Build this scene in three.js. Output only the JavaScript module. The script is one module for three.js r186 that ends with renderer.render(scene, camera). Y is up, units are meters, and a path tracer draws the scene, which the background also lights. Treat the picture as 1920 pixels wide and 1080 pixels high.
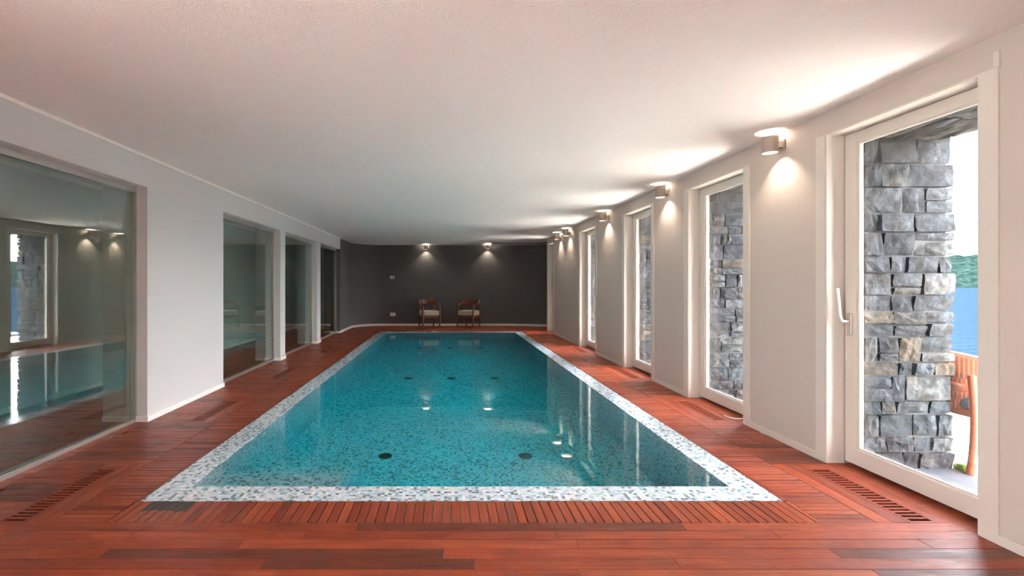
import * as THREE from 'three';
import { mergeGeometries, toCreasedNormals } from 'three/addons/utils/BufferGeometryUtils.js';
import { RoundedBoxGeometry } from 'three/addons/geometries/RoundedBoxGeometry.js';
import { RectAreaLightUniformsLib } from 'three/addons/lights/RectAreaLightUniformsLib.js';
RectAreaLightUniformsLib.init();

// ---------------------------------------------------------------- camera, sky, sun, exposure
const scene = new THREE.Scene();
const FOCAL = 857;                                   // focal length in pixels of a 1920 x 1080 frame
const camera = new THREE.PerspectiveCamera(2 * Math.atan(540 / FOCAL) * 180 / Math.PI, 1920 / 1080, 0.05, 3000);
camera.position.set(0, 1.3, 0);
camera.lookAt(0, 1.3, -10);
camera.setViewOffset(1920, 1080, 121, 8, 1920, 1080);  // shifted lens: vanishing point left of the middle
camera.updateProjectionMatrix();

const renderer = new THREE.WebGLRenderer({ antialias: true });
renderer.toneMapping = THREE.LinearToneMapping;
renderer.toneMappingExposure = 7.2;
renderer.shadowMap.enabled = true;

{ // hazy summer sky: milky near the horizon, pale blue overhead, the same all round
  const W = 64, H = 128, d = new Float32Array(W * H * 4);
  for (let j = 0; j < H; j++) {
    const el = Math.max(0, ((j + 0.5) / H - 0.5) * Math.PI), t = Math.pow(Math.sin(el), 0.55);
    for (let i = 0; i < W; i++) {
      const k = (j * W + i) * 4, s = 5.2;
      d[k] = s * (1.0 - 0.26 * t); d[k + 1] = s * (0.98 - 0.17 * t); d[k + 2] = s * (0.94 - 0.02 * t); d[k + 3] = 1;
    }
  }
  const sky = new THREE.DataTexture(d, W, H, THREE.RGBAFormat, THREE.FloatType);
  sky.mapping = THREE.EquirectangularReflectionMapping; sky.magFilter = THREE.LinearFilter; sky.minFilter = THREE.LinearFilter;
  sky.colorSpace = THREE.LinearSRGBColorSpace; sky.needsUpdate = true;
  scene.background = sky;
}
const sun = new THREE.DirectionalLight(new THREE.Color(1.0, 0.93, 0.82), 22);
sun.position.set(3.6 + 4, 24, -6 - 20);              // high, ahead of the camera, almost along the facade
sun.target.position.set(3.6, 0, -6);
sun.castShadow = true; sun.shadow.mapSize.set(2048, 2048);
Object.assign(sun.shadow.camera, { left: -20, right: 20, top: 20, bottom: -20, near: 1, far: 80 });
scene.add(sun, sun.target);

// ---------------------------------------------------------------- helpers
let seed = 20240611;
const rnd = () => { seed |= 0; seed = seed + 0x6D2B79F5 | 0; let t = Math.imul(seed ^ seed >>> 15, 1 | seed); t = t + Math.imul(t ^ t >>> 7, 61 | t) ^ t; return ((t ^ t >>> 14) >>> 0) / 4294967296; };
const rr = (a, b) => a + (b - a) * rnd();
const pick = (a) => a[Math.floor(rnd() * a.length) % a.length];
const hash = (x, y, s = 0) => { let h = Math.imul(x | 0, 374761393) + Math.imul(y | 0, 668265263) + Math.imul(s | 0, 2147483647 ^ 0x5bd1e995); h = Math.imul(h ^ (h >>> 13), 1274126177); return ((h ^ (h >>> 16)) >>> 0) / 4294967296; };
function vnoise(x, y, px, py, s) {                    // value noise that repeats every px, py
  const xi = Math.floor(x), yi = Math.floor(y), fx = x - xi, fy = y - yi, u = fx * fx * (3 - 2 * fx), v = fy * fy * (3 - 2 * fy);
  const m = (a, n) => ((a % n) + n) % n;
  const a = hash(m(xi, px), m(yi, py), s), b = hash(m(xi + 1, px), m(yi, py), s), c = hash(m(xi, px), m(yi + 1, py), s), e = hash(m(xi + 1, px), m(yi + 1, py), s);
  return (a + (b - a) * u) + ((c + (e - c) * u) - (a + (b - a) * u)) * v;
}
function fbm(x, y, px, py, s, o = 4) { let r = 0, a = 0.5, t = 0; for (let k = 0; k < o; k++) { r += a * vnoise(x, y, px, py, s + k * 17); t += a; a *= 0.5; x *= 2; y *= 2; px *= 2; py *= 2; } return r / t; }
function tex(w, h, fn, mx, my, srgb = true) {         // fn(i, j) -> [r, g, b] 0..255; mx, my: size in metres
  const d = new Uint8Array(w * h * 4);
  for (let j = 0; j < h; j++) for (let i = 0; i < w; i++) {
    const c = fn(i, j), k = (j * w + i) * 4;
    d[k] = Math.max(0, Math.min(255, c[0])); d[k + 1] = Math.max(0, Math.min(255, c[1])); d[k + 2] = Math.max(0, Math.min(255, c[2])); d[k + 3] = 255;
  }
  const t = new THREE.DataTexture(d, w, h, THREE.RGBAFormat);
  t.wrapS = t.wrapT = THREE.RepeatWrapping; t.magFilter = THREE.LinearFilter; t.minFilter = THREE.LinearFilter;
  if (srgb) t.colorSpace = THREE.SRGBColorSpace;
  t.repeat.set(1 / mx, 1 / my); t.needsUpdate = true;
  return t;
}
const lin = (r, g, b) => new THREE.Color().setRGB(r, g, b);
const hex = (h) => new THREE.Color(h);

// x to the right, y up, d = distance ahead of the camera (z = -d)
function boxG(x0, x1, y0, y1, d0, d1, { swap = false, ou = 0, ov = 0 } = {}) {
  const g = new THREE.BoxGeometry(x1 - x0, y1 - y0, d1 - d0);
  g.translate((x0 + x1) / 2, (y0 + y1) / 2, -(d0 + d1) / 2);
  const p = g.attributes.position, n = g.attributes.normal, uv = g.attributes.uv;
  for (let k = 0; k < p.count; k++) {
    const x = p.getX(k), y = p.getY(k), z = p.getZ(k);
    let a, b;
    if (Math.abs(n.getX(k)) > 0.5) { a = z; b = y; } else if (Math.abs(n.getY(k)) > 0.5) { a = x; b = z; } else { a = x; b = y; }
    if (swap) [a, b] = [b, a];
    uv.setXY(k, a + ou, b + ov);
  }
  return g;
}
const numbers = {};
const numbered = (n) => { const k = numbers[n] = (numbers[n] ?? -1) + 1; return k ? `${n}_${String(k).padStart(3, '0')}` : n; };
function mesh(name, geo, mat, parent) {
  const g = Array.isArray(geo) ? (geo.length > 1 ? mergeGeometries(geo.map((x) => x.index ? x.toNonIndexed() : x)) : geo[0]) : geo;
  const m = new THREE.Mesh(g, mat); m.castShadow = m.receiveShadow = true;
  m.name = parent ? name : numbered(name);
  (parent || scene).add(m);
  return m;
}
function tag(o, label, category, group, kind) { o.userData.label = label; o.userData.category = category; if (group) o.userData.group = group; if (kind) o.userData.kind = kind; return o; }
function thing(name, label, category, group, kind) { const o = new THREE.Group(); o.name = numbered(name); scene.add(o); return tag(o, label, category, group, kind); }
const std = (o) => new THREE.MeshStandardMaterial(o);
const phys = (o) => new THREE.MeshPhysicalMaterial(o);
function tube(points, r, seg = 24, rad = 10) { return new THREE.TubeGeometry(new THREE.CatmullRomCurve3(points.map((p) => new THREE.Vector3(...p))), seg, r, rad, false); }
function bar(a, b, ra, rb, n = 10) {                  // tapered round bar from a to b
  const A = new THREE.Vector3(...a), B = new THREE.Vector3(...b), g = new THREE.CylinderGeometry(rb, ra, A.distanceTo(B), n, 1);
  g.applyQuaternion(new THREE.Quaternion().setFromUnitVectors(new THREE.Vector3(0, 1, 0), B.clone().sub(A).normalize()));
  g.translate((A.x + B.x) / 2, (A.y + B.y) / 2, (A.z + B.z) / 2); return g;
}
// a band that follows a plan path [[x, d], ...], from offset o0 to o1 across it (to the left of travel), between heights y0 and y1
function bandG(path, o0, o1, y0, y1) {
  const n = path.length, nor = path.map((p, k) => {
    const a = path[Math.max(0, k - 1)], b = path[Math.min(n - 1, k + 1)], dx = b[0] - a[0], dd = b[1] - a[1], l = Math.hypot(dx, dd);
    return [-dd / l, dx / l];
  });
  const pos = [], uv = [], idx = [];
  let s = 0; const len = path.map((p, k) => (s += k ? Math.hypot(p[0] - path[k - 1][0], p[1] - path[k - 1][1]) : 0));
  const at = (k, o) => [path[k][0] + nor[k][0] * o, path[k][1] + nor[k][1] * o];
  const quad = (A, B, C, D, ua) => { const k = pos.length / 3; for (const [v, u] of [[A, ua[0]], [B, ua[1]], [C, ua[2]], [D, ua[3]]]) { pos.push(v[0], v[1], -v[2]); uv.push(...u); } idx.push(k, k + 1, k + 2, k, k + 2, k + 3); };
  for (let k = 0; k < n - 1; k++) {
    const a0 = at(k, o0), b0 = at(k + 1, o0), a1 = at(k, o1), b1 = at(k + 1, o1), u0 = len[k], u1 = len[k + 1];
    quad([a0[0], y0, a0[1]], [b0[0], y0, b0[1]], [b0[0], y1, b0[1]], [a0[0], y1, a0[1]], [[u0, y0], [u1, y0], [u1, y1], [u0, y1]]);
    quad([b1[0], y0, b1[1]], [a1[0], y0, a1[1]], [a1[0], y1, a1[1]], [b1[0], y1, b1[1]], [[u1, y0], [u0, y0], [u0, y1], [u1, y1]]);
    quad([a0[0], y1, a0[1]], [b0[0], y1, b0[1]], [b1[0], y1, b1[1]], [a1[0], y1, a1[1]], [[u0, 0], [u1, 0], [u1, .1], [u0, .1]]);
    quad([a1[0], y0, a1[1]], [b1[0], y0, b1[1]], [b0[0], y0, b0[1]], [a0[0], y0, a0[1]], [[u0, 0], [u1, 0], [u1, .1], [u0, .1]]);
  }
  for (const k of [0, n - 1]) { const a = at(k, o0), b = at(k, o1); quad([a[0], y0, a[1]], [b[0], y0, b[1]], [b[0], y1, b[1]], [a[0], y1, a[1]], [[0, y0], [.2, y0], [.2, y1], [0, y1]]); }
  const g = new THREE.BufferGeometry();
  g.setAttribute('position', new THREE.Float32BufferAttribute(pos, 3)); g.setAttribute('uv', new THREE.Float32BufferAttribute(uv, 2)); g.setIndex(idx); g.computeVertexNormals();
  return toCreasedNormals(g, 0.6);
}

// ---------------------------------------------------------------- materials
const plasterBump = tex(512, 512, (i, j) => { const v = 255 * (0.55 * fbm(i / 6, j / 6, 85.333 | 0, 85, 3, 3) + 0.45 * fbm(i / 40, j / 40, 12, 12, 9, 3)); return [v, v, v]; }, 0.8, 0.8, false);
const M = {};
M.ceiling = std({ color: lin(0.91, 0.875, 0.84), roughness: 0.95, bumpMap: plasterBump, bumpScale: 0.0025 });
M.cream = std({ color: lin(0.52, 0.452, 0.402), roughness: 0.8, bumpMap: plasterBump, bumpScale: 0.0006 });
M.grey = std({ color: lin(0.65, 0.645, 0.64), roughness: 0.85, bumpMap: plasterBump, bumpScale: 0.0005 });
M.charcoal = std({ color: lin(0.115, 0.115, 0.11), roughness: 0.8, bumpMap: plasterBump, bumpScale: 0.0005 });
M.white = std({ color: lin(0.86, 0.84, 0.80), roughness: 0.5 });
M.joinery = phys({ color: lin(0.62, 0.565, 0.505), roughness: 0.42, clearcoat: 0.15, clearcoatRoughness: 0.4 });
M.taupe = std({ color: lin(0.17, 0.15, 0.125), roughness: 0.55 });
M.steel = std({ color: lin(0.62, 0.60, 0.57), roughness: 0.35, metalness: 0.9 });
M.rubber = std({ color: lin(0.03, 0.03, 0.032), roughness: 0.8 });
M.concrete = std({ color: lin(0.30, 0.29, 0.275), roughness: 0.95 });
M.glass = phys({ color: 0xffffff, transmission: 1, thickness: 0, roughness: 0, ior: 1.5 });
M.glassTint = phys({ color: lin(0.84, 0.92, 0.88), transmission: 1, thickness: 0, roughness: 0, ior: 2.3 });   // reflective solar glass
M.brushed = std({ color: lin(0.50, 0.46, 0.42), roughness: 0.38, metalness: 0.85 });
M.lampBody = std({ color: lin(0.36, 0.30, 0.255), roughness: 0.5, metalness: 0.15 });
M.lampGlow = std({ color: 0xffffff, emissive: lin(1.0, 0.84, 0.68), emissiveIntensity: 1.0, roughness: 0.6 });
M.plastic = std({ color: lin(0.82, 0.80, 0.76), roughness: 0.4 });

const woodTex = tex(1024, 512, (i, j) => {
  const streak = fbm(i / 128, j / 5, 8, 102, 5, 4), fine = fbm(i / 40, j / 1.6, 25, 320, 8, 2), blot = fbm(i / 120, j / 60, 8, 8, 12, 3);
  const pore = vnoise(i / 14, j / 1.0, 73, 512, 21) > 0.86 ? 0.86 : 1;
  const v = (0.62 + 0.28 * streak + 0.16 * (fine - 0.5) + 0.24 * (blot - 0.5)) * pore;
  return [255 * v * 1.12, 255 * v * (0.98 + 0.10 * (blot - 0.5)), 255 * v * (0.93 - 0.1 * (streak - 0.5))];
}, 1.7, 0.55);
const woodBump = tex(512, 512, (i, j) => { const v = 255 * (0.5 * fbm(i / 60, j / 3, 8, 170, 31, 3) + 0.5 * fbm(i / 20, j / 14, 25, 36, 33, 3)); return [v, v, v]; }, 0.9, 0.35, false);
const woodRough = tex(256, 256, (i, j) => { const v = 255 * (0.62 + 0.5 * (fbm(i / 24, j / 16, 10, 16, 41, 4) - 0.4)); return [v, v, v]; }, 1.1, 0.8, false);
const woodTones = [[.40, .084, .026], [.45, .104, .034], [.345, .069, .021], [.42, .09, .030], [.29, .058, .020], [.49, .128, .046], [.20, .050, .022]];
M.wood = woodTones.map(([r, g, b]) => phys({ color: lin(r, g, b), map: woodTex, bumpMap: woodBump, bumpScale: 0.0012, roughness: 0.62, roughnessMap: woodRough }));
const slatStain = tex(128, 128, (i, j) => { // worn, water-greyed end of a few slats: an outline of its own
  const e = (i / 128) * 1.2 - 0.56 + 0.5 * (fbm(i / 16, j / 16, 8, 8, 51, 4) - 0.5), k = e > 0 ? Math.min(1, e * 9) : 0, n = 0.8 + 0.4 * fbm(i / 6, j / 3, 21, 42, 53, 2);
  return [(150 * (1 - k) + 58 * k) * n, (82 * (1 - k) + 56 * k) * n, (60 * (1 - k) + 54 * k) * n];
}, 0.25, 0.25);
M.slatStained = std({ color: 0xffffff, map: slatStain, roughness: 0.6 });

const lights1 = [[206, 219, 232], [190, 211, 228], [216, 218, 232], [178, 206, 220], [208, 216, 212], [224, 228, 236], [194, 218, 226]];
const mids1 = [[146, 182, 202], [128, 170, 190], [158, 168, 196], [160, 178, 172], [134, 174, 180]];
const darks1 = [[92, 108, 126], [82, 102, 108], [104, 96, 116], [62, 108, 128], [122, 114, 98], [76, 88, 108]];
const mosaicTex = tex(1024, 1024, (i, j) => {
  const a = i >> 3, b = j >> 3, u = i & 7, v = j & 7, h = hash(a, b, 7), h2 = hash(a, b, 71), h3 = 0.94 + 0.12 * hash(a, b, 99);
  if (u === 0 || v === 0) return [196, 200, 200];
  const c = h < 0.64 ? lights1[Math.floor(h2 * 7)] : h < 0.87 ? mids1[Math.floor(h2 * 5)] : darks1[Math.floor(h2 * 6)];
  return c.map((x) => Math.min(250, (x * 0.93 + 24) * h3));
}, 128 * 0.0217, 128 * 0.0217);
M.mosaic = phys({ map: mosaicTex, roughness: 0.14 });
M.water = phys({ color: 0xffffff, transmission: 1, thickness: 1.3, roughness: 0, ior: 1.333, attenuationColor: lin(0.37, 0.955, 0.985), attenuationDistance: 1 });

const stoneTex = tex(512, 512, (i, j) => {
  const a = fbm(i / 60, j / 60, 8, 8, 61, 5), b = fbm(i / 16, j / 30, 32, 17, 64, 4), vein = Math.abs(fbm(i / 48, j / 34, 10, 15, 66, 4) - 0.5) < 0.012 ? 1.25 : 1, sp = 0.9 + 0.2 * hash(i, j, 3);
  const v = (0.5 + 0.75 * (a - 0.5) + 0.55 * (b - 0.5)) * vein * sp * 1.6;
  const o = Math.max(0, fbm(i / 70, j / 70, 7, 7, 69, 3) - 0.58) * 2.2;
  return [200 * v + 60 * o, 202 * v + 25 * o, 206 * v - 20 * o];
}, 0.55, 0.55);
const stoneBump = tex(512, 512, (i, j) => { const v = 255 * (0.6 * fbm(i / 30, j / 22, 17, 23, 81, 5) + 0.4 * fbm(i / 7, j / 5, 73, 102, 85, 3)); return [v, v, v]; }, 0.4, 0.4, false);
const stoneTones = [[.050, .053, .060], [.041, .045, .052], [.065, .068, .073], [.029, .032, .037], [.085, .083, .079], [.088, .066, .044], [.060, .055, .048]];
M.stone = stoneTones.map(([r, g, b]) => std({ color: lin(r, g, b), map: stoneTex, bumpMap: stoneBump, bumpScale: 0.007, roughness: 0.9 }));
M.mortar = std({ color: lin(0.07, 0.07, 0.07), roughness: 1 });
const speck = tex(256, 256, (i, j) => { const h = hash(i >> 1, j >> 1, 5), v = 165 + 60 * h + 40 * (fbm(i / 30, j / 30, 9, 9, 91, 3) - 0.5); return [v, v * 1.02, v * 1.05]; }, 0.35, 0.35);
M.granite = std({ map: speck, color: lin(0.085, 0.09, 0.097), roughness: 0.8 });
M.paving = std({ map: speck, color: lin(1.0, 0.92, 0.80), roughness: 0.9 });
M.soil = std({ color: lin(0.10, 0.12, 0.045), roughness: 1 });
M.grass = [std({ color: lin(0.13, 0.22, 0.04), roughness: 0.9, side: THREE.DoubleSide }), std({ color: lin(0.2, 0.26, 0.06), roughness: 0.9, side: THREE.DoubleSide })];

// ---------------------------------------------------------------- measures
const XL = -2.83, XR = 2.754, XG = XL - 0.13, XLB = XL - 0.42, XC = -4.43;       // left wall, right wall, glass in the left wall, its back, corridor wall
const CL = 2.505, CR = 2.546;                                                    // ceiling height at left and right
const BACK = -1.6;
const DOORS = [[2.357, 3.325], [4.239, 5.228], [6.162, 7.122], [8.50, 9.504], [11.84, 12.54]];
const OPEN = [[2.30, 4.31], [5.77, 7.74], [7.97, 9.92], [10.19, 12.05]];
const FILL_OPEN = [-1.45, 0.30];                        // unseen glazed opening, added to light the near ceiling and right wall
const DOOR_TOP = 2.383, OPEN_TOP = 2.21;
const P0 = { x0: -1.838, x1: 2.011, d0: 2.742, d1: 12.45 }, P1 = { x0: -1.645, x1: 1.81, d0: 2.937, d1: 12.25 };   // pool rim, pool basin

// ---------------------------------------------------------------- shell: ceiling, walls
{
  const x0 = -4.65, x1 = 3.62, d0 = BACK - 0.25, d1 = 14.5, at = (x) => CL + (CR - CL) * (x - XL) / (XR - XL);
  const g = boxG(x0, x1, 0, 0.35, d0, d1), p = g.attributes.position;
  for (let k = 0; k < p.count; k++) p.setY(k, p.getY(k) + at(p.getX(k)));
  g.computeVertexNormals();
  tag(mesh('ceiling', g, M.ceiling), 'white rough-plastered ceiling over the pool hall', 'ceiling', null, 'structure');
}
{
  const TOPL = 2.52, geo = [boxG(XLB, XL, -0.02, TOPL, BACK, FILL_OPEN[0]), boxG(XLB, XL, OPEN_TOP, TOPL, FILL_OPEN[0], FILL_OPEN[1]), boxG(XLB, XL, -0.02, TOPL, FILL_OPEN[1], OPEN[0][0])];
  OPEN.forEach(([a, b], k) => {
    geo.push(boxG(XLB, XL, OPEN_TOP, TOPL, a, b));
    if (OPEN[k + 1]) geo.push(boxG(XLB, XL, -0.02, TOPL, b, OPEN[k + 1][0]));
  });
  tag(mesh('wall_left', geo, M.grey), 'grey painted wall with four glazed openings along the pool', 'wall', null, 'structure');
}
// far wall: a curve into the left wall, straight, and a slow curve forward on the right
const farPath = [[XL, 12.05], [XL, 12.9], [XL, 13.3]];
for (let k = 1; k <= 14; k++) { const a = k / 14 * Math.PI / 2; farPath.push([XL + 0.85 * (1 - Math.cos(a)), 13.3 + 0.85 * Math.sin(a)]); }
for (let k = 1; k <= 6; k++) farPath.push([XL + 0.85 + k * 0.58, 14.15]);
for (let k = 1; k <= 10; k++) { const t = k / 10 * 1.9; farPath.push([1.5 + t, 14.15 - 0.13 * t * t]); }
tag(mesh('wall_far', bandG(farPath, 0, 0.42, -0.02, 2.56), M.charcoal), 'dark grey wall curving round the far end of the pool hall', 'wall', null, 'structure');
{
  const TOPR = 2.56, geo = [], XB = 3.0;
  const ds = [...DOORS].sort((a, b) => a[0] - b[0]);
  let d = BACK;
  for (const [a, b] of ds) { geo.push(boxG(XR, XB, -0.02, TOPR, d, a), boxG(XR, XB, DOOR_TOP, TOPR, a, b)); d = b; }
  geo.push(boxG(XR, XB, -0.02, TOPR, d, 12.64), boxG(XB, 3.62, -0.02, TOPR, 12.55, 12.66), boxG(3.4, 3.62, -0.02, TOPR, 12.66, 13.95));
  tag(mesh('wall_right', geo, M.cream), 'cream painted wall with glazed doors towards the lake', 'wall', null, 'structure');
}
{
  tag(mesh('wall_back', boxG(XLB, 3.62, -0.02, 2.56, BACK - 0.25, BACK), M.cream), 'plain cream wall behind the viewpoint', 'wall', null, 'structure');
}
{ // corridor behind the left glazing
  tag(mesh('wall_corridor', [boxG(XC - 0.2, XC, -0.02, 2.52, 1.9, 14.4), boxG(XC, XLB, -0.02, 2.52, 13.2, 13.4), boxG(XC, XLB, -0.02, 2.52, 1.9, 2.05)], M.grey), 'grey corridor wall seen through the left glazing', 'wall', null, 'structure');
  tag(mesh('baseboard_corridor', boxG(XC, XC + 0.012, 0, 0.06, 2.05, 13.2), M.white), 'white baseboard along the corridor wall behind the glazing', 'baseboard', null, 'structure');
}
{ // baseboards
  const t = 0.012, h = 0.05, geo = [boxG(XL, XL + t, 0, h, FILL_OPEN[1], OPEN[0][0])];
  OPEN.forEach(([a, b], k) => {
    const e = OPEN[k + 1] ? OPEN[k + 1][0] : null;
    geo.push(boxG(XG + 0.03, XL + t, 0, h, b - t, b), boxG(XLB, XG - 0.03, 0, h, b - t, b));
    if (e) geo.push(boxG(XL, XL + t, 0, h, b, e), boxG(XG + 0.03, XL + t, 0, h, e, e + t), boxG(XLB, XG - 0.03, 0, h, e, e + t));
    
  });
  tag(mesh('baseboard_left', geo, M.white), 'low white baseboard along the grey left wall and its piers', 'baseboard', null, 'structure');
  tag(mesh('baseboard_far', bandG(farPath, -t, 0, 0, h + 0.015), M.white), 'low white baseboard following the curved dark far wall', 'baseboard', null, 'structure');
  const gr = [], ds = [...DOORS].sort((a, b) => a[0] - b[0]); let d = BACK;
  for (const [a, b] of ds) { gr.push(boxG(XR - t, XR, 0, h, d, a - 0.08)); d = b + 0.08; }
  tag(mesh('baseboard_right', gr, M.joinery), 'low cream baseboard between the door casings of the right wall', 'baseboard', null, 'structure');
  tag(mesh('trim_1', boxG(XL, XL + 0.012, 2.478, 2.506, BACK, 12.05), M.white), 'thin white bead where the grey left wall meets the ceiling', 'trim', null, 'structure');
  tag(mesh('trim_2', bandG(farPath, -0.008, 0, 2.497, 2.515), M.white), 'thin white bead where the curved far wall meets the ceiling', 'trim', null, 'structure');
}

// ---------------------------------------------------------------- floor: planks
const floor = thing('floor', 'reddish hardwood plank floor around the pool', 'floor', null, 'structure');
{
  const sub = [boxG(-4.6, P0.x0 - 0.34, -0.3, -0.15, 1.95, 14.6), boxG(XLB, P0.x0 - 0.34, -0.3, -0.15, BACK - 0.25, 1.95), boxG(P0.x1 + 0.34, 3.0, -0.3, -0.15, BACK - 0.25, 14.6), boxG(P0.x0 - 0.34, P0.x1 + 0.34, -0.3, -0.15, BACK - 0.25, 2.482), boxG(P0.x0 - 0.34, P0.x1 + 0.34, -0.3, -0.15, 12.72, 14.6),
    boxG(P0.x0 - 0.34, P0.x0, -0.3, -0.16, 2.482, 12.72), boxG(P0.x1, P0.x1 + 0.34, -0.3, -0.16, 2.482, 12.72), boxG(P0.x0, P0.x1, -0.3, -0.16, 2.482, P0.d0), boxG(P0.x0, P0.x1, -0.3, -0.16, P0.d1, 12.72)];
  mesh('subfloor', sub, M.concrete, floor);
}
const far = [], GAP = 0.0026;                         // planks too far off to pick apart go into one part
let planks = 0;
function plank(x0, x1, d0, d1, swap, force) {
  const g = boxG(x0 + GAP / 2, x1 - GAP / 2, -0.022, rr(-0.0012, 0), d0 + GAP / 2, d1 - GAP / 2, { swap, ou: rr(0, 9), ov: rr(0, 9) });
  const tone = rnd() < 0.11 ? 6 : pick([0, 0, 1, 1, 3, 3, 5, 2, 4]);
  if (!force && planks < 300) { planks++; mesh('plank', g, M.wood[tone], floor); } else (far[tone] ||= []).push(g);
}
function row(x0, x1, d0, d1, hidden) {
  let x = x0 - rr(0, 1.1);
  while (x < x1) { const l = rr(0.7, 1.9), a = Math.max(x, x0), b = Math.min(x + l, x1); if (b - a > 0.05) plank(a, b, d0, d1, false, hidden); x += l; }
}
const PW = 0.0812;
const VENTS = [[2.503, 3.19], [4.36, 5.05], [6.30, 6.99], [8.66, 9.35], [11.84, 12.53]];
for (let k = 0; k < 11; k++) row(XL, XR, 2.488 - (k + 1) * PW, 2.488 - k * PW, k > 7);      // in front of the pool
const rowsSide = [];
for (let d = 2.488; d < 12.70; d += PW) rowsSide.push(d);
const inVent = (d) => VENTS.find(([a, b]) => d + PW > a - 0.02 && d < b + 0.10);
for (const d of rowsSide) {
  const hid = d > 9.3, v = inVent(d);
  row(XL, v ? -2.458 : -2.166, d, d + PW, hid);
  if (!v) row(2.337, XR, d, d + PW, hid);
}
for (const [a, b] of VENTS) {                         // lengthwise boards round each floor grille
  const d0 = rowsSide.find((d) => d + PW > a - 0.02), d1 = rowsSide.filter((d) => d < b + 0.10).pop() + PW, hid = a > 9;
  for (const [x0, x1] of [[-2.30, -2.234], [-2.234, -2.166], [2.337, 2.43], [2.43, 2.517], [2.678, XR]]) plank(x0, x1, d0, d1, true, hid);
  for (const [x0, x1] of [[-2.458, -2.30], [2.517, 2.678]]) { if (a - 0.022 - d0 > 0.01) plank(x0, x1, d0, a - 0.022, false, hid); plank(x0, x1, b + 0.022, d1, false, hid); }
}
for (let d = rowsSide[rowsSide.length - 1] + PW; d < 14.3; d += PW) row(-2.9, 3.4, d, d + PW, d > 13.2);
for (const [a, b] of [...OPEN, FILL_OPEN]) for (let d = a; d < b - 0.01; d += PW) row(XLB, XL, d, Math.min(d + PW, b), true);
for (let d = 2.05; d < 13.15; d += PW) row(XC, XLB, d, d + PW, true);
for (let d = 1.594; d > BACK - 0.1; d -= PW) row(XL, XR, d - PW, d, true);
for (const [a, b] of DOORS) row(XR, 3.0, a, b, true);
far.forEach((g, k) => { const m = mesh('distant_planks', g, M.wood[k], floor); m.userData.kind = 'stuff'; });

// floor grilles
function vent(x0, x1, a, b, label) {
  const t = thing('floor_grille', label, 'grille', 'wooden floor grilles beside the pool');
  t.position.set((x0 + x1) / 2, 0, -(a + b) / 2);
  const w = (x1 - x0) / 2, l = (b - a) / 2, dk = pick([0, 2, 3, 4]);
  const s = 0.0205;
  for (const k of [-1, 1]) mesh('frame_board', boxG(k < 0 ? -w - s : w, k < 0 ? -w : w + s, -0.022, 0.0005, -l - s, l + s, { swap: true, ou: rr(0, 5), ov: rr(0, 5) }), M.wood[dk], t);
  for (const k of [-1, 1]) mesh('end_board', boxG(-w, w, -0.022, 0.0005, k < 0 ? -l - s : l, k < 0 ? -l : l + s, { ou: rr(0, 5) }), M.wood[dk], t);
  const n = 19, pitch = (b - a) / n;
  for (let k = 0; k < n - 1; k++) { const c = -l + (k + 1) * pitch; mesh('slat', boxG(-w, w, -0.0225, -0.001, c - pitch * 0.24, c + pitch * 0.24, { ou: rr(0, 5), ov: rr(0, 5) }), M.wood[pick([dk, 2, 4])], t); }
}
VENTS.forEach(([a, b], k) => {
  const where = ['first', 'second', 'third', 'fourth', 'fifth'][k];
  vent(-2.437, -2.322, a, b, `slotted wooden floor grille on the grey wall side, ${where} from the pool steps`);
  vent(2.538, 2.656, a, b, k ? `slotted wooden floor grille before the ${where} lake door, counting the lever-handled one as first` : 'slotted wooden floor grille in front of the lever-handled lake door');
});

// overflow gratings round the pool rim
function chamfer(g, c, cx, top, cd, along) {           // eases the two long upper edges of a slat: its top narrows over the last few millimetres
  const p = g.attributes.position, n = g.attributes.normal;
  for (let k = 0; k < p.count; k++) if (p.getY(k) > top - 1e-4) {
    if (Math.abs(n.getY(k)) > 0.5) continue;
    p.setY(k, top - c);
  }
  for (let k = 0; k < p.count; k++) if (Math.abs(n.getY(k)) > 0.5 && p.getY(k) > top - 1e-4) { if (along) p.setX(k, p.getX(k) - Math.sign(p.getX(k) - cx) * c); else p.setZ(k, p.getZ(k) - Math.sign(p.getZ(k) + cd) * c); }
  // bridge the gap between side and top
  const P = [], N = [], U = [], idx = [...g.index.array], base = p.count;
  const xs = [], zs = []; for (let k = 0; k < p.count; k++) { xs.push(p.getX(k)); zs.push(p.getZ(k)); }
  const x0 = Math.min(...xs), x1 = Math.max(...xs), z0 = Math.min(...zs), z1 = Math.max(...zs);
  const quads = along ? [[[x0, top - c, z1], [x0 + c, top, z1], [x0 + c, top, z0], [x0, top - c, z0], -1], [[x1, top - c, z0], [x1 - c, top, z0], [x1 - c, top, z1], [x1, top - c, z1], 1]]
    : [[[x0, top - c, z1], [x1, top - c, z1], [x1, top, z1 - c], [x0, top, z1 - c], 1], [[x1, top - c, z0], [x0, top - c, z0], [x0, top, z0 + c], [x1, top, z0 + c], -1]];
  let b = base;
  for (const q of quads) {
    for (let k = 0; k < 4; k++) { P.push(...q[k]); N.push(along ? q[4] * 0.707 : 0, 0.707, along ? 0 : q[4] * 0.707); U.push(along ? q[k][2] : q[k][0], k * 0.002); }
    idx.push(b, b + 1, b + 2, b, b + 2, b + 3); b += 4;
  }
  const join = (a, extra, size) => g.setAttribute(a, new THREE.Float32BufferAttribute([...g.attributes[a].array, ...extra], size));
  join('position', P, 3); join('normal', N, 3); join('uv', U, 2); g.setIndex(idx); g.clearGroups();
}
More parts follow.
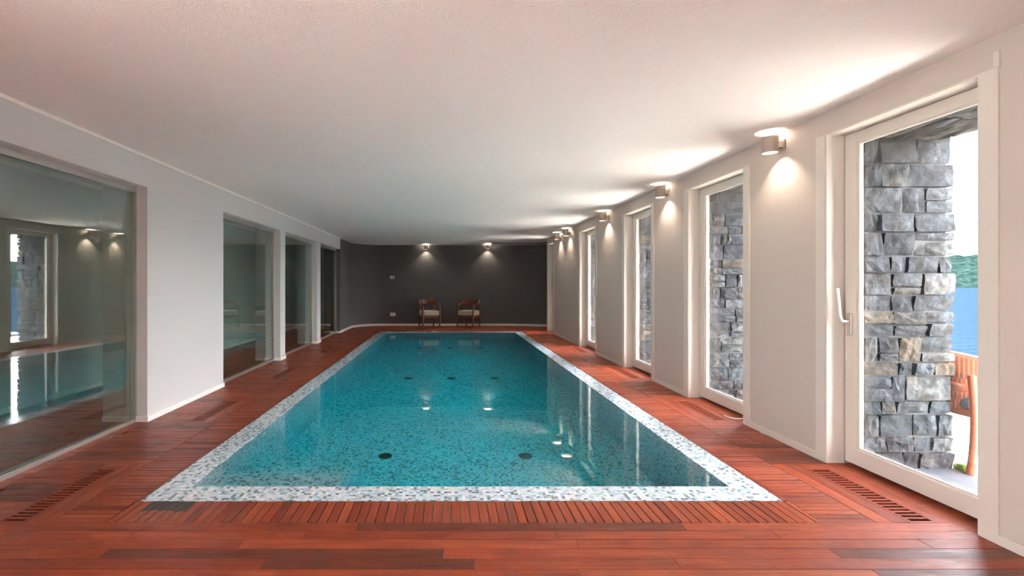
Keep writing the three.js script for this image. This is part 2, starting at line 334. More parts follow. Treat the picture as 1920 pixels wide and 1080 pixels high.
function grating(name, label, list, along) {
  const t = thing(name, label, 'grating', 'wooden overflow gratings round the pool');
  for (const [x0, x1, d0, d1, stained] of list) {
    const y = rr(-0.003, -0.001);
    const g = boxG(x0, x1, y - 0.022, y, d0, d1, { swap: along, ou: stained ? 0 : rr(0, 9), ov: rr(0, 9) });
    if (stained) { const uv = g.attributes.uv, p = g.attributes.position; for (let k = 0; k < p.count; k++) uv.setXY(k, (-p.getZ(k) - d0) / (d1 - d0) * 0.245, p.getX(k)); }
    chamfer(g, 0.0012, (x0 + x1) / 2, y, (d0 + d1) / 2, along);
    mesh('slat', g, stained ? M.slatStained : M.wood[pick([0, 0, 1, 1, 3, 3, 5, 2, 4])], t);
  }
  return t;
}
{
  const side = (x0, x1) => { const l = []; for (let d = 2.492; d < 12.70; d += 0.0464) l.push([x0, x1, d, d + 0.0412]); return l; };
  grating('overflow_grating', 'slatted wooden overflow grating along the pool edge on the grey wall side', side(-2.164, -1.868), false);
  grating('overflow_grating', 'slatted wooden overflow grating along the pool edge on the lake door side', side(2.042, 2.335), false);
  const front = [], back = [];
  for (let x = -1.862; x < 2.03; x += 0.0524) { front.push([x, Math.min(x + 0.0472, 2.04), 2.492, 2.736, x > -1.79 && x < -1.53]); back.push([x, Math.min(x + 0.0472, 2.04), 12.456, 12.70]); }
  grating('overflow_grating', 'slatted wooden overflow grating across the pool end with the steps', front, true);
  grating('overflow_grating', 'slatted wooden overflow grating across the pool end below the armchairs', back, true);
  const fill = thing('trim_3', 'narrow wooden edging between pool rim and side gratings', 'trim', null, 'structure');
  mesh('edging', boxG(-1.866, P0.x0 - 0.003, -0.02, -0.002, 2.745, 12.45, { swap: true }), M.wood[4], fill);
  mesh('edging', boxG(P0.x1 + 0.003, 2.040, -0.02, -0.002, 2.745, 12.45, { swap: true }), M.wood[2], fill);
}

// ---------------------------------------------------------------- pool and water
{
  const pool = thing('swimming_pool', 'long rectangular pool lined with pale blue and grey glass mosaic', 'pool', null, 'structure');
  const B = -1.75, T = -0.03, C = -0.002;
  const wall = (x0, x1, d0, d1) => mesh('pool_wall', boxG(x0, x1, B, T, d0, d1), M.mosaic, pool);
  wall(P0.x0, P1.x0, P0.d0, P0.d1); wall(P1.x1, P0.x1, P0.d0, P0.d1); wall(P1.x0, P1.x1, P0.d0, P1.d0); wall(P1.x0, P1.x1, P1.d1, P0.d1);
  const e = 0.012, lining = [boxG(P0.x0 - e, P0.x0, -0.16, -0.022, P0.d0 - e, P0.d1 + e), boxG(P0.x1, P0.x1 + e, -0.16, -0.022, P0.d0 - e, P0.d1 + e), boxG(P0.x0, P0.x1, -0.16, -0.022, P0.d0 - e, P0.d0), boxG(P0.x0, P0.x1, -0.16, -0.022, P0.d1, P0.d1 + e)];
  mesh('gutter_wall', lining, M.concrete, pool);
  const cop = (x0, x1, d0, d1) => mesh('coping', boxG(x0, x1, T, C, d0, d1), M.mosaic, pool);
  cop(P0.x0, P1.x0, P0.d0, P0.d1); cop(P1.x1, P0.x1, P0.d0, P0.d1); cop(P1.x0, P1.x1, P0.d0, P1.d0); cop(P1.x0, P1.x1, P1.d1, P0.d1);
  const fl = boxG(P1.x0, P1.x1, B, -1.15, P1.d0, P1.d1), p = fl.attributes.position;
  const depth = (d) => 1.15 + 0.27 * (d - P1.d0) / (P1.d1 - P1.d0);
  for (let k = 0; k < p.count; k++) if (p.getY(k) > -1.2) p.setY(k, -depth(-p.getZ(k)));
  fl.computeVertexNormals();
  mesh('pool_floor', fl, M.mosaic, pool);
  [[3.36, 0.25], [3.66, 0.50], [3.98, 0.74], [4.33, 0.98]].forEach(([d, y], k, a) => mesh('step', boxG(P1.x0, -0.75, -1.3, -y, k ? a[k - 1][0] : P1.d0, d), M.mosaic, pool));
  mesh('ledge', boxG(P1.x0, P1.x1, -0.84, -0.68, P1.d1 - 0.10, P1.d1), M.mosaic, pool);
  const drain = std({ color: lin(0.05, 0.075, 0.06), roughness: 0.5 });
  for (const [x, d] of [[-0.63, 4.63], [0.79, 4.63], [-0.65, 7.7], [0.06, 7.7], [0.79, 7.7], [-0.65, 10.8], [0.06, 10.8], [0.79, 10.8]]) {
    const g = new THREE.LatheGeometry([[0, 0.012], [0.05, 0.012], [0.066, 0.006], [0.07, 0], [0, 0]].map(([r, y]) => new THREE.Vector2(r, y)), 24);
    g.translate(x, -depth(d), -d); mesh('floor_inlet', g, drain, pool);
  }
  const noz = (x, d, s) => { const g = new THREE.LatheGeometry([[0, 0.012], [0.010, 0.012], [0.016, 0.006], [0.018, 0]].map(([r, y]) => new THREE.Vector2(r, y)), 16); g.rotateZ(-s * Math.PI / 2); g.translate(x, -0.13, -d); mesh('wall_nozzle', g, M.plastic, pool); };
  for (const d of [4.1, 6.45, 8.8, 11.1]) noz(P1.x0, d, 1);
  for (const d of [5.2, 7.55, 9.9]) noz(P1.x1, d, -1);
  tag(mesh('pool_water', boxG(P1.x0 - 0.02, P1.x1 + 0.02, -1.70, -0.006, P1.d0 - 0.02, P1.d1 + 0.02), M.water), 'still turquoise water filling the mosaic pool to its rim', 'water');
}

// ---------------------------------------------------------------- lake doors
const XD = XR + 0.12;
DOORS.forEach(([a, b], k) => {
  const ord = ['nearest the lever handle, with the lever', 'second, next after the lever-handled one', 'third, counting the lever-handled one as first', 'fourth, counting the lever-handled one as first', 'last before the dark far wall'][k];
  const t = thing(`door_${k + 1}`, k ? `cream framed glazed lake door, ${ord}` : 'cream framed glazed lake door with a raised lever handle', 'door', null, 'structure');
  const top = DOOR_TOP;
  for (const [d0, d1] of [[a - 0.08, a], [b, b + 0.08]]) mesh('casing', boxG(XR - 0.011, XR, 0, top, d0, d1), M.joinery, t);
  mesh('jamb_lining', [boxG(XR - 0.006, XD + 0.004, 0, top, a, a + 0.012), boxG(XR - 0.006, XD + 0.004, 0, top, b - 0.012, b), boxG(XR - 0.006, XD + 0.004, top - 0.012, top, a + 0.012, b - 0.012)], M.joinery, t);
  const A = a + 0.012, Bb = b - 0.012, T = top - 0.012, y0 = 0.024, X2 = XD + 0.096;
  // outer frame, then the leaf
  mesh('outer_frame', [boxG(XD + 0.06, X2, 0, T, A, A + 0.05), boxG(XD + 0.06, X2, 0, T, Bb - 0.05, Bb), boxG(XD + 0.06, X2, T - 0.05, T, A + 0.05, Bb - 0.05), boxG(XD + 0.06, X2, 0, 0.03, A + 0.05, Bb - 0.05)], M.taupe, t);
  const stile = 0.092, rail = 0.108, head = 0.075;
  const sA = mesh('stile', boxG(XD + 0.004, XD + 0.058, y0, T - 0.003, A + 0.004, A + stile), M.joinery, t);
  mesh('stile', boxG(XD + 0.004, XD + 0.058, y0, T - 0.003, Bb - stile, Bb - 0.004), M.joinery, t);
  mesh('bottom_rail', boxG(XD + 0.004, XD + 0.058, y0, y0 + rail, A + stile, Bb - stile), M.joinery, t);
  mesh('top_rail', boxG(XD + 0.004, XD + 0.058, T - head, T - 0.003, A + stile, Bb - stile), M.joinery, t);
  const gA = A + stile, gB = Bb - stile, gy0 = y0 + rail, gy1 = T - head, w = 0.014;
  const ring = (xa, xb, w) => [boxG(xa, xb, gy0, gy1, gA, gA + w), boxG(xa, xb, gy0, gy1, gB - w, gB), boxG(xa, xb, gy0, gy0 + w, gA + w, gB - w), boxG(xa, xb, gy1 - w, gy1, gA + w, gB - w)];
  mesh('glazing_bead', ring(XD + 0.018, XD + 0.034, w), M.joinery, t);
  mesh('gasket', ring(XD + 0.034, XD + 0.037, w - 0.003), M.rubber, t);
  mesh('pane', boxG(XD + 0.037, XD + 0.048, gy0 + 0.001, gy1 - 0.001, gA + 0.001, gB - 0.001), M.glass, t);
  if (k === 0) {
    const hd = b - 0.060, hy = 1.012;
    const h = new THREE.Group(); h.name = 'lever_handle'; h.userData.label = 'brushed metal lever handle turned upward'; t.add(h);
    const pl = new RoundedBoxGeometry(0.012, 0.155, 0.038, 3, 0.005); pl.translate(XD - 0.001, hy, -hd); mesh('back_plate', pl, M.brushed, h);
    mesh('lever', tube([[XD - 0.004, hy + 0.022, -hd], [XD - 0.035, hy + 0.020, -hd], [XD - 0.055, hy + 0.024, -hd], [XD - 0.066, hy + 0.045, -hd], [XD - 0.074, hy + 0.11, -hd], [XD - 0.088, hy + 0.255, -hd]], 0.0095, 40, 12), phys({ color: lin(0.80, 0.76, 0.70), roughness: 0.35, metalness: 0.3 }), h);
    mesh('trim_strip', boxG(XR - 0.014, XR, top, 2.462, a - 0.085, a - 0.062), M.joinery, t);
  }
});

// left glazing
const PANE_TURN = -0.0255;
[...OPEN, FILL_OPEN].forEach(([a, b], k) => {
  const t = thing(`window_${k + 1}`, ['wide fixed glass panel in the grey wall, the one before the broad grey pier', 'fixed glass panel in the grey wall, just past the broad pier', 'fixed glass panel between the two slim grey piers', 'fixed glass panel in the grey wall where the far wall starts curving', 'unseen glass panel added beside the viewpoint to light the near ceiling'][k], 'window', null, 'structure');
  mesh('bottom_rail', [boxG(XG - 0.03, XG + 0.028, 0, 0.018, a, b), boxG(XG + 0.012, XG + 0.028, 0.018, 0.034, a, b), boxG(XG - 0.03, XG - 0.012, 0.018, 0.034, a, b)], M.steel, t);
  mesh('top_rail', [boxG(XG - 0.03, XG + 0.028, OPEN_TOP - 0.02, OPEN_TOP, a, b), boxG(XG + 0.012, XG + 0.028, OPEN_TOP - 0.052, OPEN_TOP - 0.02, a, b), boxG(XG - 0.03, XG - 0.012, OPEN_TOP - 0.052, OPEN_TOP - 0.02, a, b)], M.steel, t);
  for (const [d0, d1] of [[a, a + 0.016], [b - 0.016, b]]) mesh('side_profile', [boxG(XG + 0.012, XG + 0.026, 0.034, OPEN_TOP - 0.052, d0, d1), boxG(XG - 0.028, XG - 0.012, 0.034, OPEN_TOP - 0.052, d0, d1)], M.steel, t);
  const pg = boxG(-0.006, 0.006, 0.018, OPEN_TOP - 0.02, -(b - a) / 2 + 0.002, (b - a) / 2 - 0.002), pane = mesh('pane', pg, k < 4 ? M.glassTint : M.glass, t);
  pane.position.set(XG, 0, -(a + b) / 2); if (k === 0) pane.rotation.y = PANE_TURN;   // not quite in line with the wall, as its reflection shows
});

// ---------------------------------------------------------------- stone piers outside
// a stone: a rough-faced block on the rectangle (u0..u1, v0..v1), h pointing outward; place() turns (u, v, h) into x, y, d
function stoneG(u0, u1, v0, v1, place, rough = 0.012, deep = 0.05) {
  const nu = 4, nv = 3, g = 0.0022, pts = [], tri = [];
  const j = () => rr(-1, 1), c = [[u0 + g + rr(0, .002), v0 + g + rr(0, .0025)], [u1 - g - rr(0, .004), v0 + g + rr(0, .0025)], [u1 - g - rr(0, .002), v1 - g - rr(0, .004)], [u0 + g + rr(0, .006), v1 - g - rr(0, .004)]];
  const proud = rr(-0.004, 0.014), tu = rr(-.01, .01), tv = rr(-.01, .01);
  for (let b = 0; b <= nv; b++) for (let a = 0; a <= nu; a++) {
    const s = a / nu, t = b / nv, rim = a === 0 || a === nu || b === 0 || b === nv, corner = (a === 0 || a === nu) && (b === 0 || b === nv);
    let u = (c[0][0] * (1 - s) + c[1][0] * s) * (1 - t) + (c[3][0] * (1 - s) + c[2][0] * s) * t, v = (c[0][1] * (1 - s) + c[1][1] * s) * (1 - t) + (c[3][1] * (1 - s) + c[2][1] * s) * t;
    if (!rim) { u += j() * (u1 - u0) * 0.06; v += j() * (v1 - v0) * 0.08; }
    else if (!corner) { const k = 0.0035; if (a === 0) u += Math.abs(j()) * k; if (a === nu) u -= Math.abs(j()) * k; if (b === 0) v += Math.abs(j()) * k; if (b === nv) v -= Math.abs(j()) * k; }
    else { u += (a ? -1 : 1) * 0.003; v += (b ? -1 : 1) * 0.003; }
    pts.push([u, v, proud + tu * (s - .5) * 2 + tv * (t - .5) * 2 + (rim ? -0.006 : 0) + j() * rough * (rim ? 0.4 : 0.8)]);
  }
  const id = (a, b) => b * (nu + 1) + a;
  for (let b = 0; b < nv; b++) for (let a = 0; a < nu; a++) { if (rnd() < 0.5) tri.push([id(a, b), id(a + 1, b), id(a + 1, b + 1)], [id(a, b), id(a + 1, b + 1), id(a, b + 1)]); else tri.push([id(a, b), id(a + 1, b), id(a, b + 1)], [id(a + 1, b), id(a + 1, b + 1), id(a, b + 1)]); }
  const ringIds = []; for (let a = 0; a < nu; a++) ringIds.push(id(a, 0)); for (let b = 0; b < nv; b++) ringIds.push(id(nu, b)); for (let a = nu; a > 0; a--) ringIds.push(id(a, nv)); for (let b = nv; b > 0; b--) ringIds.push(id(0, b));
  const back = ringIds.map((q) => { pts.push([pts[q][0], pts[q][1], -deep]); return pts.length - 1; });
  ringIds.forEach((q, k) => { const n = (k + 1) % ringIds.length; tri.push([q, back[k], back[n]], [q, back[n], ringIds[n]]); });
  const pos = [], uv = [], ou = rr(0, 9), ov = rr(0, 9);
  for (const t of tri) for (const q of t) { const [u, v, h] = pts[q], [x, y, d] = place(u, v, h); pos.push(x, y, -d); uv.push(u + ou + h, v + ov); }
  const G = new THREE.BufferGeometry(); G.setAttribute('position', new THREE.Float32BufferAttribute(pos, 3)); G.setAttribute('uv', new THREE.Float32BufferAttribute(uv, 2)); G.computeVertexNormals();
  return G;
}
function courses(u0, u1, v0, v1, hmin, hmax, wmin, wmax) { // rubble courses with an occasional block two courses high
  const out = []; let v = v0;
  while (v < v1 - 0.02) {
    let h = rr(hmin, hmax); if (v1 - v - h < hmin) h = v1 - v;
    const split = h > (hmin + hmax) * 0.52;
    let u = u0;
    while (u < u1 - 0.01) {
      let w = rr(wmin, wmax); if (u1 - u - w < wmin) w = u1 - u;
      const end = u + w >= u1 - 0.001 ? rr(-0.012, 0.014) : 0;
      if (split && w > wmin * 1.3 && rnd() < 0.42) { const q = h * rr(0.35, 0.65); out.push([u, u + w + end, v, v + q], [u, u + w + rr(-.012, .012) * (end ? 1 : 0), v + q, v + h]); }
      else out.push([u, u + w + end, v, v + h]);
      u += w;
    }
    v += h;
  }
  return out;
}
const XS0 = 2.972, XS1 = 3.60, LINTEL = 2.34;
const piers = [[0, 1], [1, 2], [2, 3], [3, 4], [4, -1], [-1, 0]];
piers.forEach(([i, n], k) => {
  const d0 = i >= 0 ? DOORS[i][1] - 0.075 : BACK - 0.25, d1 = n >= 0 ? DOORS[n][0] + 0.075 : 12.75;
  const t = thing('wall_stone', ['rough grey stone pier seen through the glazed door with the lever handle', 'rough grey stone pier seen through the second glazed lake door', 'rough grey stone pier seen through the third glazed lake door', 'rough grey stone pier seen through the fourth glazed lake door', 'rough grey stone pier outside the last glazed lake door', 'rough grey stone wall outside, before the door with the lever handle'][k], 'wall', null, 'structure');
  mesh('core', boxG(XS0, XS1 - 0.04, -0.3, 3.1, d0 + 0.016, d1 - 0.005), M.mortar, t);
  if (k < 5) {
    const list = courses(XS0 - 0.01, XS1, -0.03, LINTEL + 0.02, 0.085, 0.185, 0.10, 0.30);
    for (const [u0, u1, v0, v1] of list) { const r = rnd(), tone = r < 0.3 ? 0 : r < 0.5 ? 1 : r < 0.68 ? 2 : r < 0.8 ? 3 : r < 0.89 ? 4 : r < 0.95 ? 6 : 5; mesh('stone', stoneG(u0, u1, v0, v1, (u, v, h) => [u, v, d0 - h]), M.stone[tone], t); }
  }
});
DOORS.forEach(([a, b], k) => {                         // stone lintel over each door, its underside in view
  const t = thing('wall_lintel', `rough stone lintel over ${['the glazed door with the lever handle', 'the second glazed lake door', 'the third glazed lake door', 'the fourth glazed lake door', 'the last glazed lake door'][k]}`, 'wall', null, 'structure');
  mesh('core', boxG(XS0, XS1 - 0.04, LINTEL + 0.03, 3.1, a + 0.07, b - 0.07), M.mortar, t);
  if (k < 4) for (const [u0, u1, v0, v1] of courses(XS0, XS1, a + 0.06, b - 0.06, 0.16, 0.30, 0.05, 0.12)) mesh('stone', stoneG(u0, u1, v0, v1, (u, v, h) => [u, LINTEL - h, v], 0.02), M.stone[pick([0, 2, 4, 5, 6, 6])], t);
  tag(mesh('door_sill', boxG(XS0, 3.605, -0.09, -0.016, a + 0.05, b - 0.05), M.granite), `speckled grey granite sill outside ${['the glazed door with the lever handle', 'the second glazed lake door', 'the third glazed lake door', 'the fourth glazed lake door', 'the last glazed lake door'][k]}`, 'sill', 'granite door sills', 'structure');
});

// ---------------------------------------------------------------- wall lamps
function wallLamp(px, y, d, nx, nd, label) {          // (nx, nd): direction away from the wall
  const t = thing('wall_lamp', label, 'lamp', 'round up-and-down wall lamps');
  t.position.set(px, y, -d); t.rotation.y = Math.atan2(nx, -nd);   // local +z points away from the wall
  const pl = new RoundedBoxGeometry(0.075, 0.085, 0.014, 2, 0.003); pl.translate(0, 0, 0.007); mesh('back_plate', pl, M.brushed, t);
  mesh('arm', [boxG(-0.022, 0.022, -0.022, 0.022, -0.048, -0.012)], M.brushed, t);
  const R = 0.060, H = 0.062, lat = (l) => { const g = toCreasedNormals(new THREE.LatheGeometry(l.map(([r, yy]) => new THREE.Vector2(r, yy)), 40), 0.5); g.translate(0, 0, 0.105); return g; };
  const shade = mesh('lamp_shade', lat([[R - 0.005, -H], [R, -H], [R, H], [R - 0.005, H]]), M.lampBody, t);
  mesh('reflector', lat([[R - 0.005, H], [R - 0.005, 0.006], [0.001, 0.006], [0.001, -0.006], [R - 0.005, -0.006], [R - 0.005, -H]]), M.white, shade);
  for (const s of [-1, 1]) {
    const lens = new THREE.CylinderGeometry(0.022, 0.022, 0.004, 24); lens.translate(0, s * 0.009, 0.105); mesh('lamp_lens', lens, M.lampGlow, shade);
    const L = new THREE.SpotLight(new THREE.Color(1.0, 0.82, 0.66), LAMP, 0, 0.95, 0.5, 2);
    L.position.set(0, s * 0.016, 0.105); L.target.position.set(0, s * 2, 0.105); L.castShadow = true; L.shadow.radius = 0.7;
    t.add(L, L.target);
  }
}
const LAMP = 0.30;
wallLamp(XR, 2.437, 3.755, -1, 0, 'round wall lamp between the lever-handled door and the second lake door');
wallLamp(XR, 2.437, 5.69, -1, 0, 'round wall lamp on the cream wall between second and third lake doors');
wallLamp(XR, 2.437, 7.80, -1, 0, 'round wall lamp on the cream wall between third and fourth lake doors');
wallLamp(XR, 2.437, 10.24, -1, 0, 'round wall lamp just past the fourth lake door, nearer it of the pair');
wallLamp(XR, 2.437, 11.08, -1, 0, 'round wall lamp just before the last lake door, of the pair there');
wallLamp(-0.66, 2.415, 14.15, 0, -1, 'round wall lamp on the dark far wall above the armchair beside the sockets');
wallLamp(1.24, 2.425, 14.15, 0, -1, 'round wall lamp on the dark far wall above the armchair farther from the sockets');

// switch and socket on the far wall
{
  const s = thing('wall_switch', 'small white control panel at shoulder height on the dark far wall', 'switch');
  const g = new RoundedBoxGeometry(0.125, 0.095, 0.012, 2, 0.004); g.translate(-1.71, 1.50, -14.144); mesh('cover_plate', g, M.plastic, s);
  mesh('display', boxG(-1.735, -1.685, 1.485, 1.52, 14.135, 14.138), M.rubber, s);
  const o = thing('wall_socket', 'white socket plate low on the dark far wall', 'socket');
  const g2 = new RoundedBoxGeometry(0.165, 0.105, 0.012, 2, 0.004); g2.translate(-1.69, 0.35, -14.144); mesh('cover_plate', g2, M.plastic, o);
  for (const x of [-0.045, 0, 0.045]) mesh('socket_insert', boxG(-1.69 + x - 0.018, -1.69 + x + 0.018, 0.325, 0.375, 14.135, 14.138), M.plastic, o);
}
tag(mesh('cable', tube([[2.90, 0.045, -4.245], [2.84, 0.042, -4.30], [2.77, 0.012, -4.36], [2.725, 0.006, -4.42], [2.705, 0.010, -4.47]], 0.004, 30, 8), M.plastic), 'short white cable poking out under the second lake door', 'cable');

// ---------------------------------------------------------------- armchairs by the far wall
const chairWood = phys({ color: lin(0.25, 0.062, 0.021), map: woodTex, roughness: 0.35, clearcoat: 0.4, clearcoatRoughness: 0.25 });
const chairFabric = std({ color: lin(0.52, 0.46, 0.36), roughness: 0.95 });
function loftU(path, prof) {                          // path: points [x, y, z]; prof(t) -> [half thickness, half height, lean]
  const n = path.length, pos = [], idx = [], uv = [];
  for (let k = 0; k < n; k++) {
    const a = path[Math.max(0, k - 1)], b = path[Math.min(n - 1, k + 1)], dx = b[0] - a[0], dz = b[2] - a[2], l = Math.hypot(dx, dz), nx = dz / l, nz = -dx / l, [w, h, lean] = prof(k / (n - 1)), p = path[k];
    const sec = [[-w, -h + w * .4], [-w * .5, -h], [w * .5, -h], [w, -h + w * .4], [w, h - w * .4], [w * .5, h], [-w * .5, h], [-w, h - w * .4]];
    sec.forEach(([o, y], q) => { const s = o + lean * y; pos.push(p[0] + nx * s, p[1] + y, p[2] + nz * s); uv.push(k / n * 1.5, q / 8 * .2); });
  }
  for (let k = 0; k < n - 1; k++) for (let q = 0; q < 8; q++) { const r = (q + 1) % 8, A = k * 8 + q, B = k * 8 + r, C = A + 8, D = B + 8; idx.push(A, C, B, B, C, D); }
  for (const k of [0, n - 1]) for (let q = 1; q < 7; q++) k ? idx.push(k * 8, k * 8 + q, k * 8 + q + 1) : idx.push(0, q + 1, q);
  const g = new THREE.BufferGeometry(); g.setAttribute('position', new THREE.Float32BufferAttribute(pos, 3)); g.setAttribute('uv', new THREE.Float32BufferAttribute(uv, 2)); g.setIndex(idx); g.computeVertexNormals(); return g;
}
function armchair(x, d, turn, label) {
  const t = thing('armchair', label, 'chair', 'wooden armchairs by the far wall');
  t.position.set(x, 0, -d); t.rotation.y = turn;
  const W = 0.255, F = 0.235, B = -0.235;
  for (const s of [-1, 1]) {
    mesh('front_leg', [bar([s * W, 0, F + 0.01], [s * W, 0.40, F], 0.020, 0.030), bar([s * W, 0.40, F], [s * (W + 0.004), 0.67, F - 0.035], 0.030, 0.025)], chairWood, t);
    mesh('back_leg', [bar([s * (W - 0.03), 0, B - 0.07], [s * (W - 0.03), 0.42, B], 0.020, 0.028), bar([s * (W - 0.03), 0.42, B], [s * (W - 0.045), 0.76, B - 0.055], 0.028, 0.022)], chairWood, t);
  }
  mesh('apron', [boxG(-W + 0.01, W - 0.01, 0.305, 0.365, -F - 0.012, -F + 0.012), boxG(-W + 0.03, W - 0.03, 0.305, 0.365, -B - 0.012, -B + 0.012), boxG(-W - 0.005, -W + 0.02, 0.305, 0.365, -F, -B), boxG(W - 0.02, W + 0.005, 0.305, 0.365, -F, -B)], chairWood, t);
  const cu = new RoundedBoxGeometry(0.485, 0.145, 0.49, 4, 0.03); cu.translate(0, 0.432, 0.005); const cm = mesh('seat_cushion', cu, chairFabric, t); cm.userData.label = 'beige fabric seat cushion';
  mesh('cushion_side', [boxG(-W - 0.006, -0.24, 0.375, 0.47, -F + 0.05, -B - 0.05), boxG(0.24, W + 0.006, 0.375, 0.47, -F + 0.05, -B - 0.05)], chairFabric, t);
  const path = [];
  for (let k = 0; k <= 36; k++) {
    const u = k / 36 * 2 - 1, a = Math.abs(u), s = Math.sign(u);
    let px, pz;
    if (a > 0.55) { const q = (a - 0.55) / 0.45; px = s * (0.262 + 0.022 * Math.sin(q * Math.PI)); pz = -0.15 + q * 0.395; } else { const th = a / 0.55 * Math.PI / 2; px = s * 0.262 * Math.sin(th); pz = -0.15 - 0.165 * Math.cos(th); }
    path.push([px, 0.675 + 0.085 * Math.pow(Math.max(0, 1 - Math.max(0, a - 0.35) / 0.55), 1.3), pz]);
  }
  mesh('back_and_arm_rail', loftU(path, (q) => { const a = Math.abs(q * 2 - 1); return [0.021 + (a > 0.6 ? 0.014 * (a - 0.6) / 0.4 : 0), a < 0.42 ? 0.068 : 0.023 + 0.045 * Math.pow(Math.max(0, 1 - (a - 0.42) / 0.25), 1.4), a < 0.5 ? 0.15 : 0]; }), chairWood, t);
}
armchair(-0.545, 13.62, 0.32, 'dark wooden armchair with beige cushion, beside the white wall sockets');
armchair(0.635, 13.66, -0.50, 'dark wooden armchair with beige cushion, farther from the white wall sockets');

// ---------------------------------------------------------------- terrace and lake
tag(mesh('terrace', [boxG(3.605, 5.45, -0.30, -0.03, -12, 30)], M.paving), 'beige paved terrace outside the lake doors', 'terrace', null, 'structure');
tag(mesh('garden_path', boxG(-9, XLB, -0.30, -0.03, -12, 1.9), M.paving), 'pale paved garden court beside the building', 'path', null, 'structure');
tag(mesh('terrace_edge', boxG(5.45, 6.0, -0.5, 0.02, -12, 30), M.granite), 'grey stone kerb along the lake side of the terrace', 'kerb', null, 'structure');
{
  const blades = [];
  for (let k = 0; k < 420; k++) {
    const d = rr(3.20, 3.27), x = 3.62 + Math.abs(rr(-0.04, 0.04)), h = rr(0.025, 0.075), a = rr(0, 6.28), w = 0.003, lx = rr(-.03, .03), ld = rr(-.03, .03);
    const g = new THREE.BufferGeometry();
    g.setAttribute('position', new THREE.Float32BufferAttribute([x - w * Math.cos(a), -0.03, -d - w * Math.sin(a), x + w * Math.cos(a), -0.03, -d + w * Math.sin(a), x + lx, -0.03 + h, -d + ld], 3));
    g.setAttribute('uv', new THREE.Float32BufferAttribute([0, 0, 1, 0, 0, 1], 2)); g.computeVertexNormals(); blades.push(g);
  }
  const m = tag(mesh('grass', blades, M.grass[0]), 'tufts of grass growing along the granite sill outside', 'grass', null, 'stuff');
}
// garden armchairs of wood and wicker
const gWood = phys({ color: lin(0.36, 0.125, 0.055), map: woodTex, roughness: 0.5, clearcoat: 0.2 });
const wickerTex = tex(256, 256, (i, j) => { const a = (i >> 3) & 1, b = (j >> 3) & 1, u = i & 7, v = j & 7, hole = (u < 2 && v < 2), k = (a ^ b) ? 1 : 0.72; return hole ? [60, 36, 28] : [176 * k, 112 * k, 84 * k]; }, 0.32, 0.32);
const wicker = std({ color: lin(0.8, 0.66, 0.58), map: wickerTex, roughness: 0.7 });
const cushionGrey = std({ color: lin(0.12, 0.12, 0.125), roughness: 0.95 });
function gardenChair(x, d, turn, label) {
  const t = thing('garden_armchair', label, 'chair');
  t.position.set(x, -0.03, -d); t.rotation.y = turn;
  const R = 0.31, path = [];
  for (let k = 0; k <= 40; k++) {                       // U-shaped shell: high round the back, falling along the arms
    const u = k / 40 * 2 - 1, a = Math.abs(u), s = Math.sign(u);
    if (a > 0.6) path.push([s * R, (a - 0.6) / 0.4 * 0.30 - 0.02, a]); else { const th = a / 0.6 * Math.PI / 2; path.push([s * R * Math.sin(th), -0.02 - 0.27 * Math.cos(th), a]); }
  }
  const top = (a) => 0.84 - 0.17 * Math.min(1, Math.pow(a, 1.5) * 1.1) - 0.05 * Math.max(0, a - 0.6) / 0.4, low = 0.42;
  const at = (f) => path.map(([px, pz, a]) => [px, f(a), pz]);
  mesh('woven_shell', loftU(at((a) => (top(a) + low) / 2), (q) => [0.010, (top(Math.abs(q * 2 - 1)) - low) / 2, 0.10]), wicker, t);
  mesh('top_rail', loftU(at((a) => top(a) + 0.004), () => [0.020, 0.017, 0]).translate(0, 0, 0), gWood, t);
  mesh('middle_rail', loftU(path.map(([px, pz, a]) => [px * 1.05, 0.60 - 0.03 * a, pz * 1.05]), () => [0.012, 0.030, 0]), gWood, t);
  for (const [lx, lz, h] of [[-0.335, 0.22, 0.62], [0.335, 0.22, 0.62], [-0.30, -0.26, 0.69], [0.30, -0.26, 0.69]]) {
    const post = new THREE.Group(); post.name = 'leg'; t.add(post);
    const g = [];
    for (let k = 0; k < 6; k++) { const f = (q) => [lx * (1 + 0.05 * Math.sin(q * Math.PI * 1.2)) + 0, q * h, lz * (1 + 0.10 * (1 - q) * (1 - q))]; const b = bar(f(k / 6), f((k + 1.04) / 6), 0.029, 0.029, 4); g.push(b); }
    mesh('post', g, gWood, post);
  }
  mesh('seat_frame', boxG(-0.29, 0.29, 0.395, 0.435, -0.27, 0.24), wicker, t);
  const c = new RoundedBoxGeometry(0.54, 0.09, 0.50, 3, 0.035); c.translate(0, 0.48, 0.02); mesh('seat_cushion', c, cushionGrey, t);
}
gardenChair(3.895, 3.46, Math.PI / 2, 'wicker armchair with reddish wood posts outside, facing the lake');
tag(mesh('added_shade_block', boxG(3.68, 5.44, -0.03, 0.19, 3.93, 4.2), std({ color: lin(0.20, 0.16, 0.115), roughness: 0.95 })), 'low beige block added behind the wicker armchair in place of shaded paving', 'wall', null, 'structure');  // added block; its beige front stands in for paving in shade

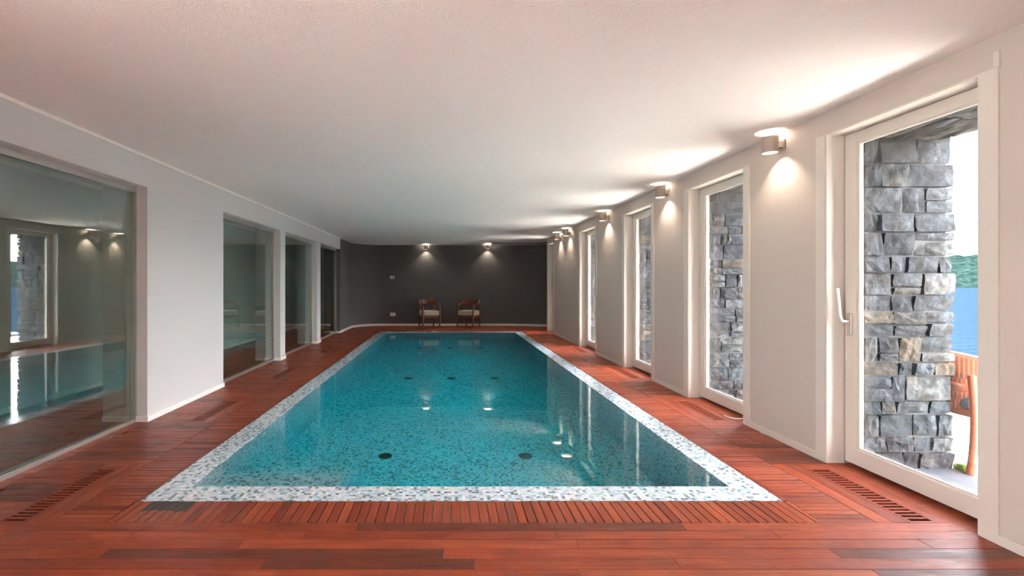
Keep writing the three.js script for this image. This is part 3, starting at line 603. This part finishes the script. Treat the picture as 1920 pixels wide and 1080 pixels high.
tag(mesh('lake', boxG(6.0, 1400, -3.4, -3.0, -900, 1500), phys({ color: lin(0.0052, 0.0105, 0.019), roughness: 0.6, specularIntensity: 0, bumpMap: tex(512, 512, (i, j) => { const v = 255 * (0.6 * fbm(i / 30, j / 12, 17, 42, 101, 4) + 0.4 * fbm(i / 8, j / 4, 64, 128, 105, 2)); return [v, v, v]; }, 26, 26, false), bumpScale: 0.5 })), 'wide blue lake beyond the terrace', 'lake', null, 'structure');
{
  const hillG = (x0, x1, top, s, rough) => {
    const nx = 14, nd = 220, pos = [], idx = [], uv = [];
    for (let b = 0; b <= nd; b++) for (let a = 0; a <= nx; a++) {
      const d = -300 + b / nd * 1300, x = x0 + (x1 - x0) * a / nx, t = a / nx;
      const y = -3.2 + top * Math.pow(t, 0.8) * (0.72 + 0.5 * fbm(d / 160, 3.3, 64, 64, s, 3)) + (a ? rough * (fbm(d / 9, x / 9, 256, 256, s + 5, 3) - 0.3) : 0);
      pos.push(x, y, -d); uv.push(d, x);
    }
    for (let b = 0; b < nd; b++) for (let a = 0; a < nx; a++) { const q = b * (nx + 1) + a; idx.push(q, q + nx + 1, q + 1, q + 1, q + nx + 1, q + nx + 2); }
    const g = new THREE.BufferGeometry(); g.setAttribute('position', new THREE.Float32BufferAttribute(pos, 3)); g.setAttribute('uv', new THREE.Float32BufferAttribute(uv, 2)); g.setIndex(idx); g.computeVertexNormals(); return g;
  };
  const leafy = tex(256, 256, (i, j) => { const v = 0.55 + 0.7 * (fbm(i / 10, j / 10, 26, 26, 111, 4) - 0.3); return [180 * v, 205 * v, 200 * v]; }, 120, 60);
  tag(mesh('hill', hillG(640, 800, 46, 201, 8), phys({ color: lin(0.019, 0.030, 0.029), map: leafy, roughness: 1, specularIntensity: 0, side: THREE.DoubleSide })), 'hazy wooded ridge on the horizon beyond the lake', 'hill', null, 'structure');
  tag(mesh('hill', hillG(520, 600, 15, 231, 10), phys({ color: lin(0.019, 0.030, 0.029), map: leafy, roughness: 1, specularIntensity: 0, side: THREE.DoubleSide })), 'lower wooded shore slope across the lake', 'hill', null, 'structure');
}

renderer.render(scene, camera);
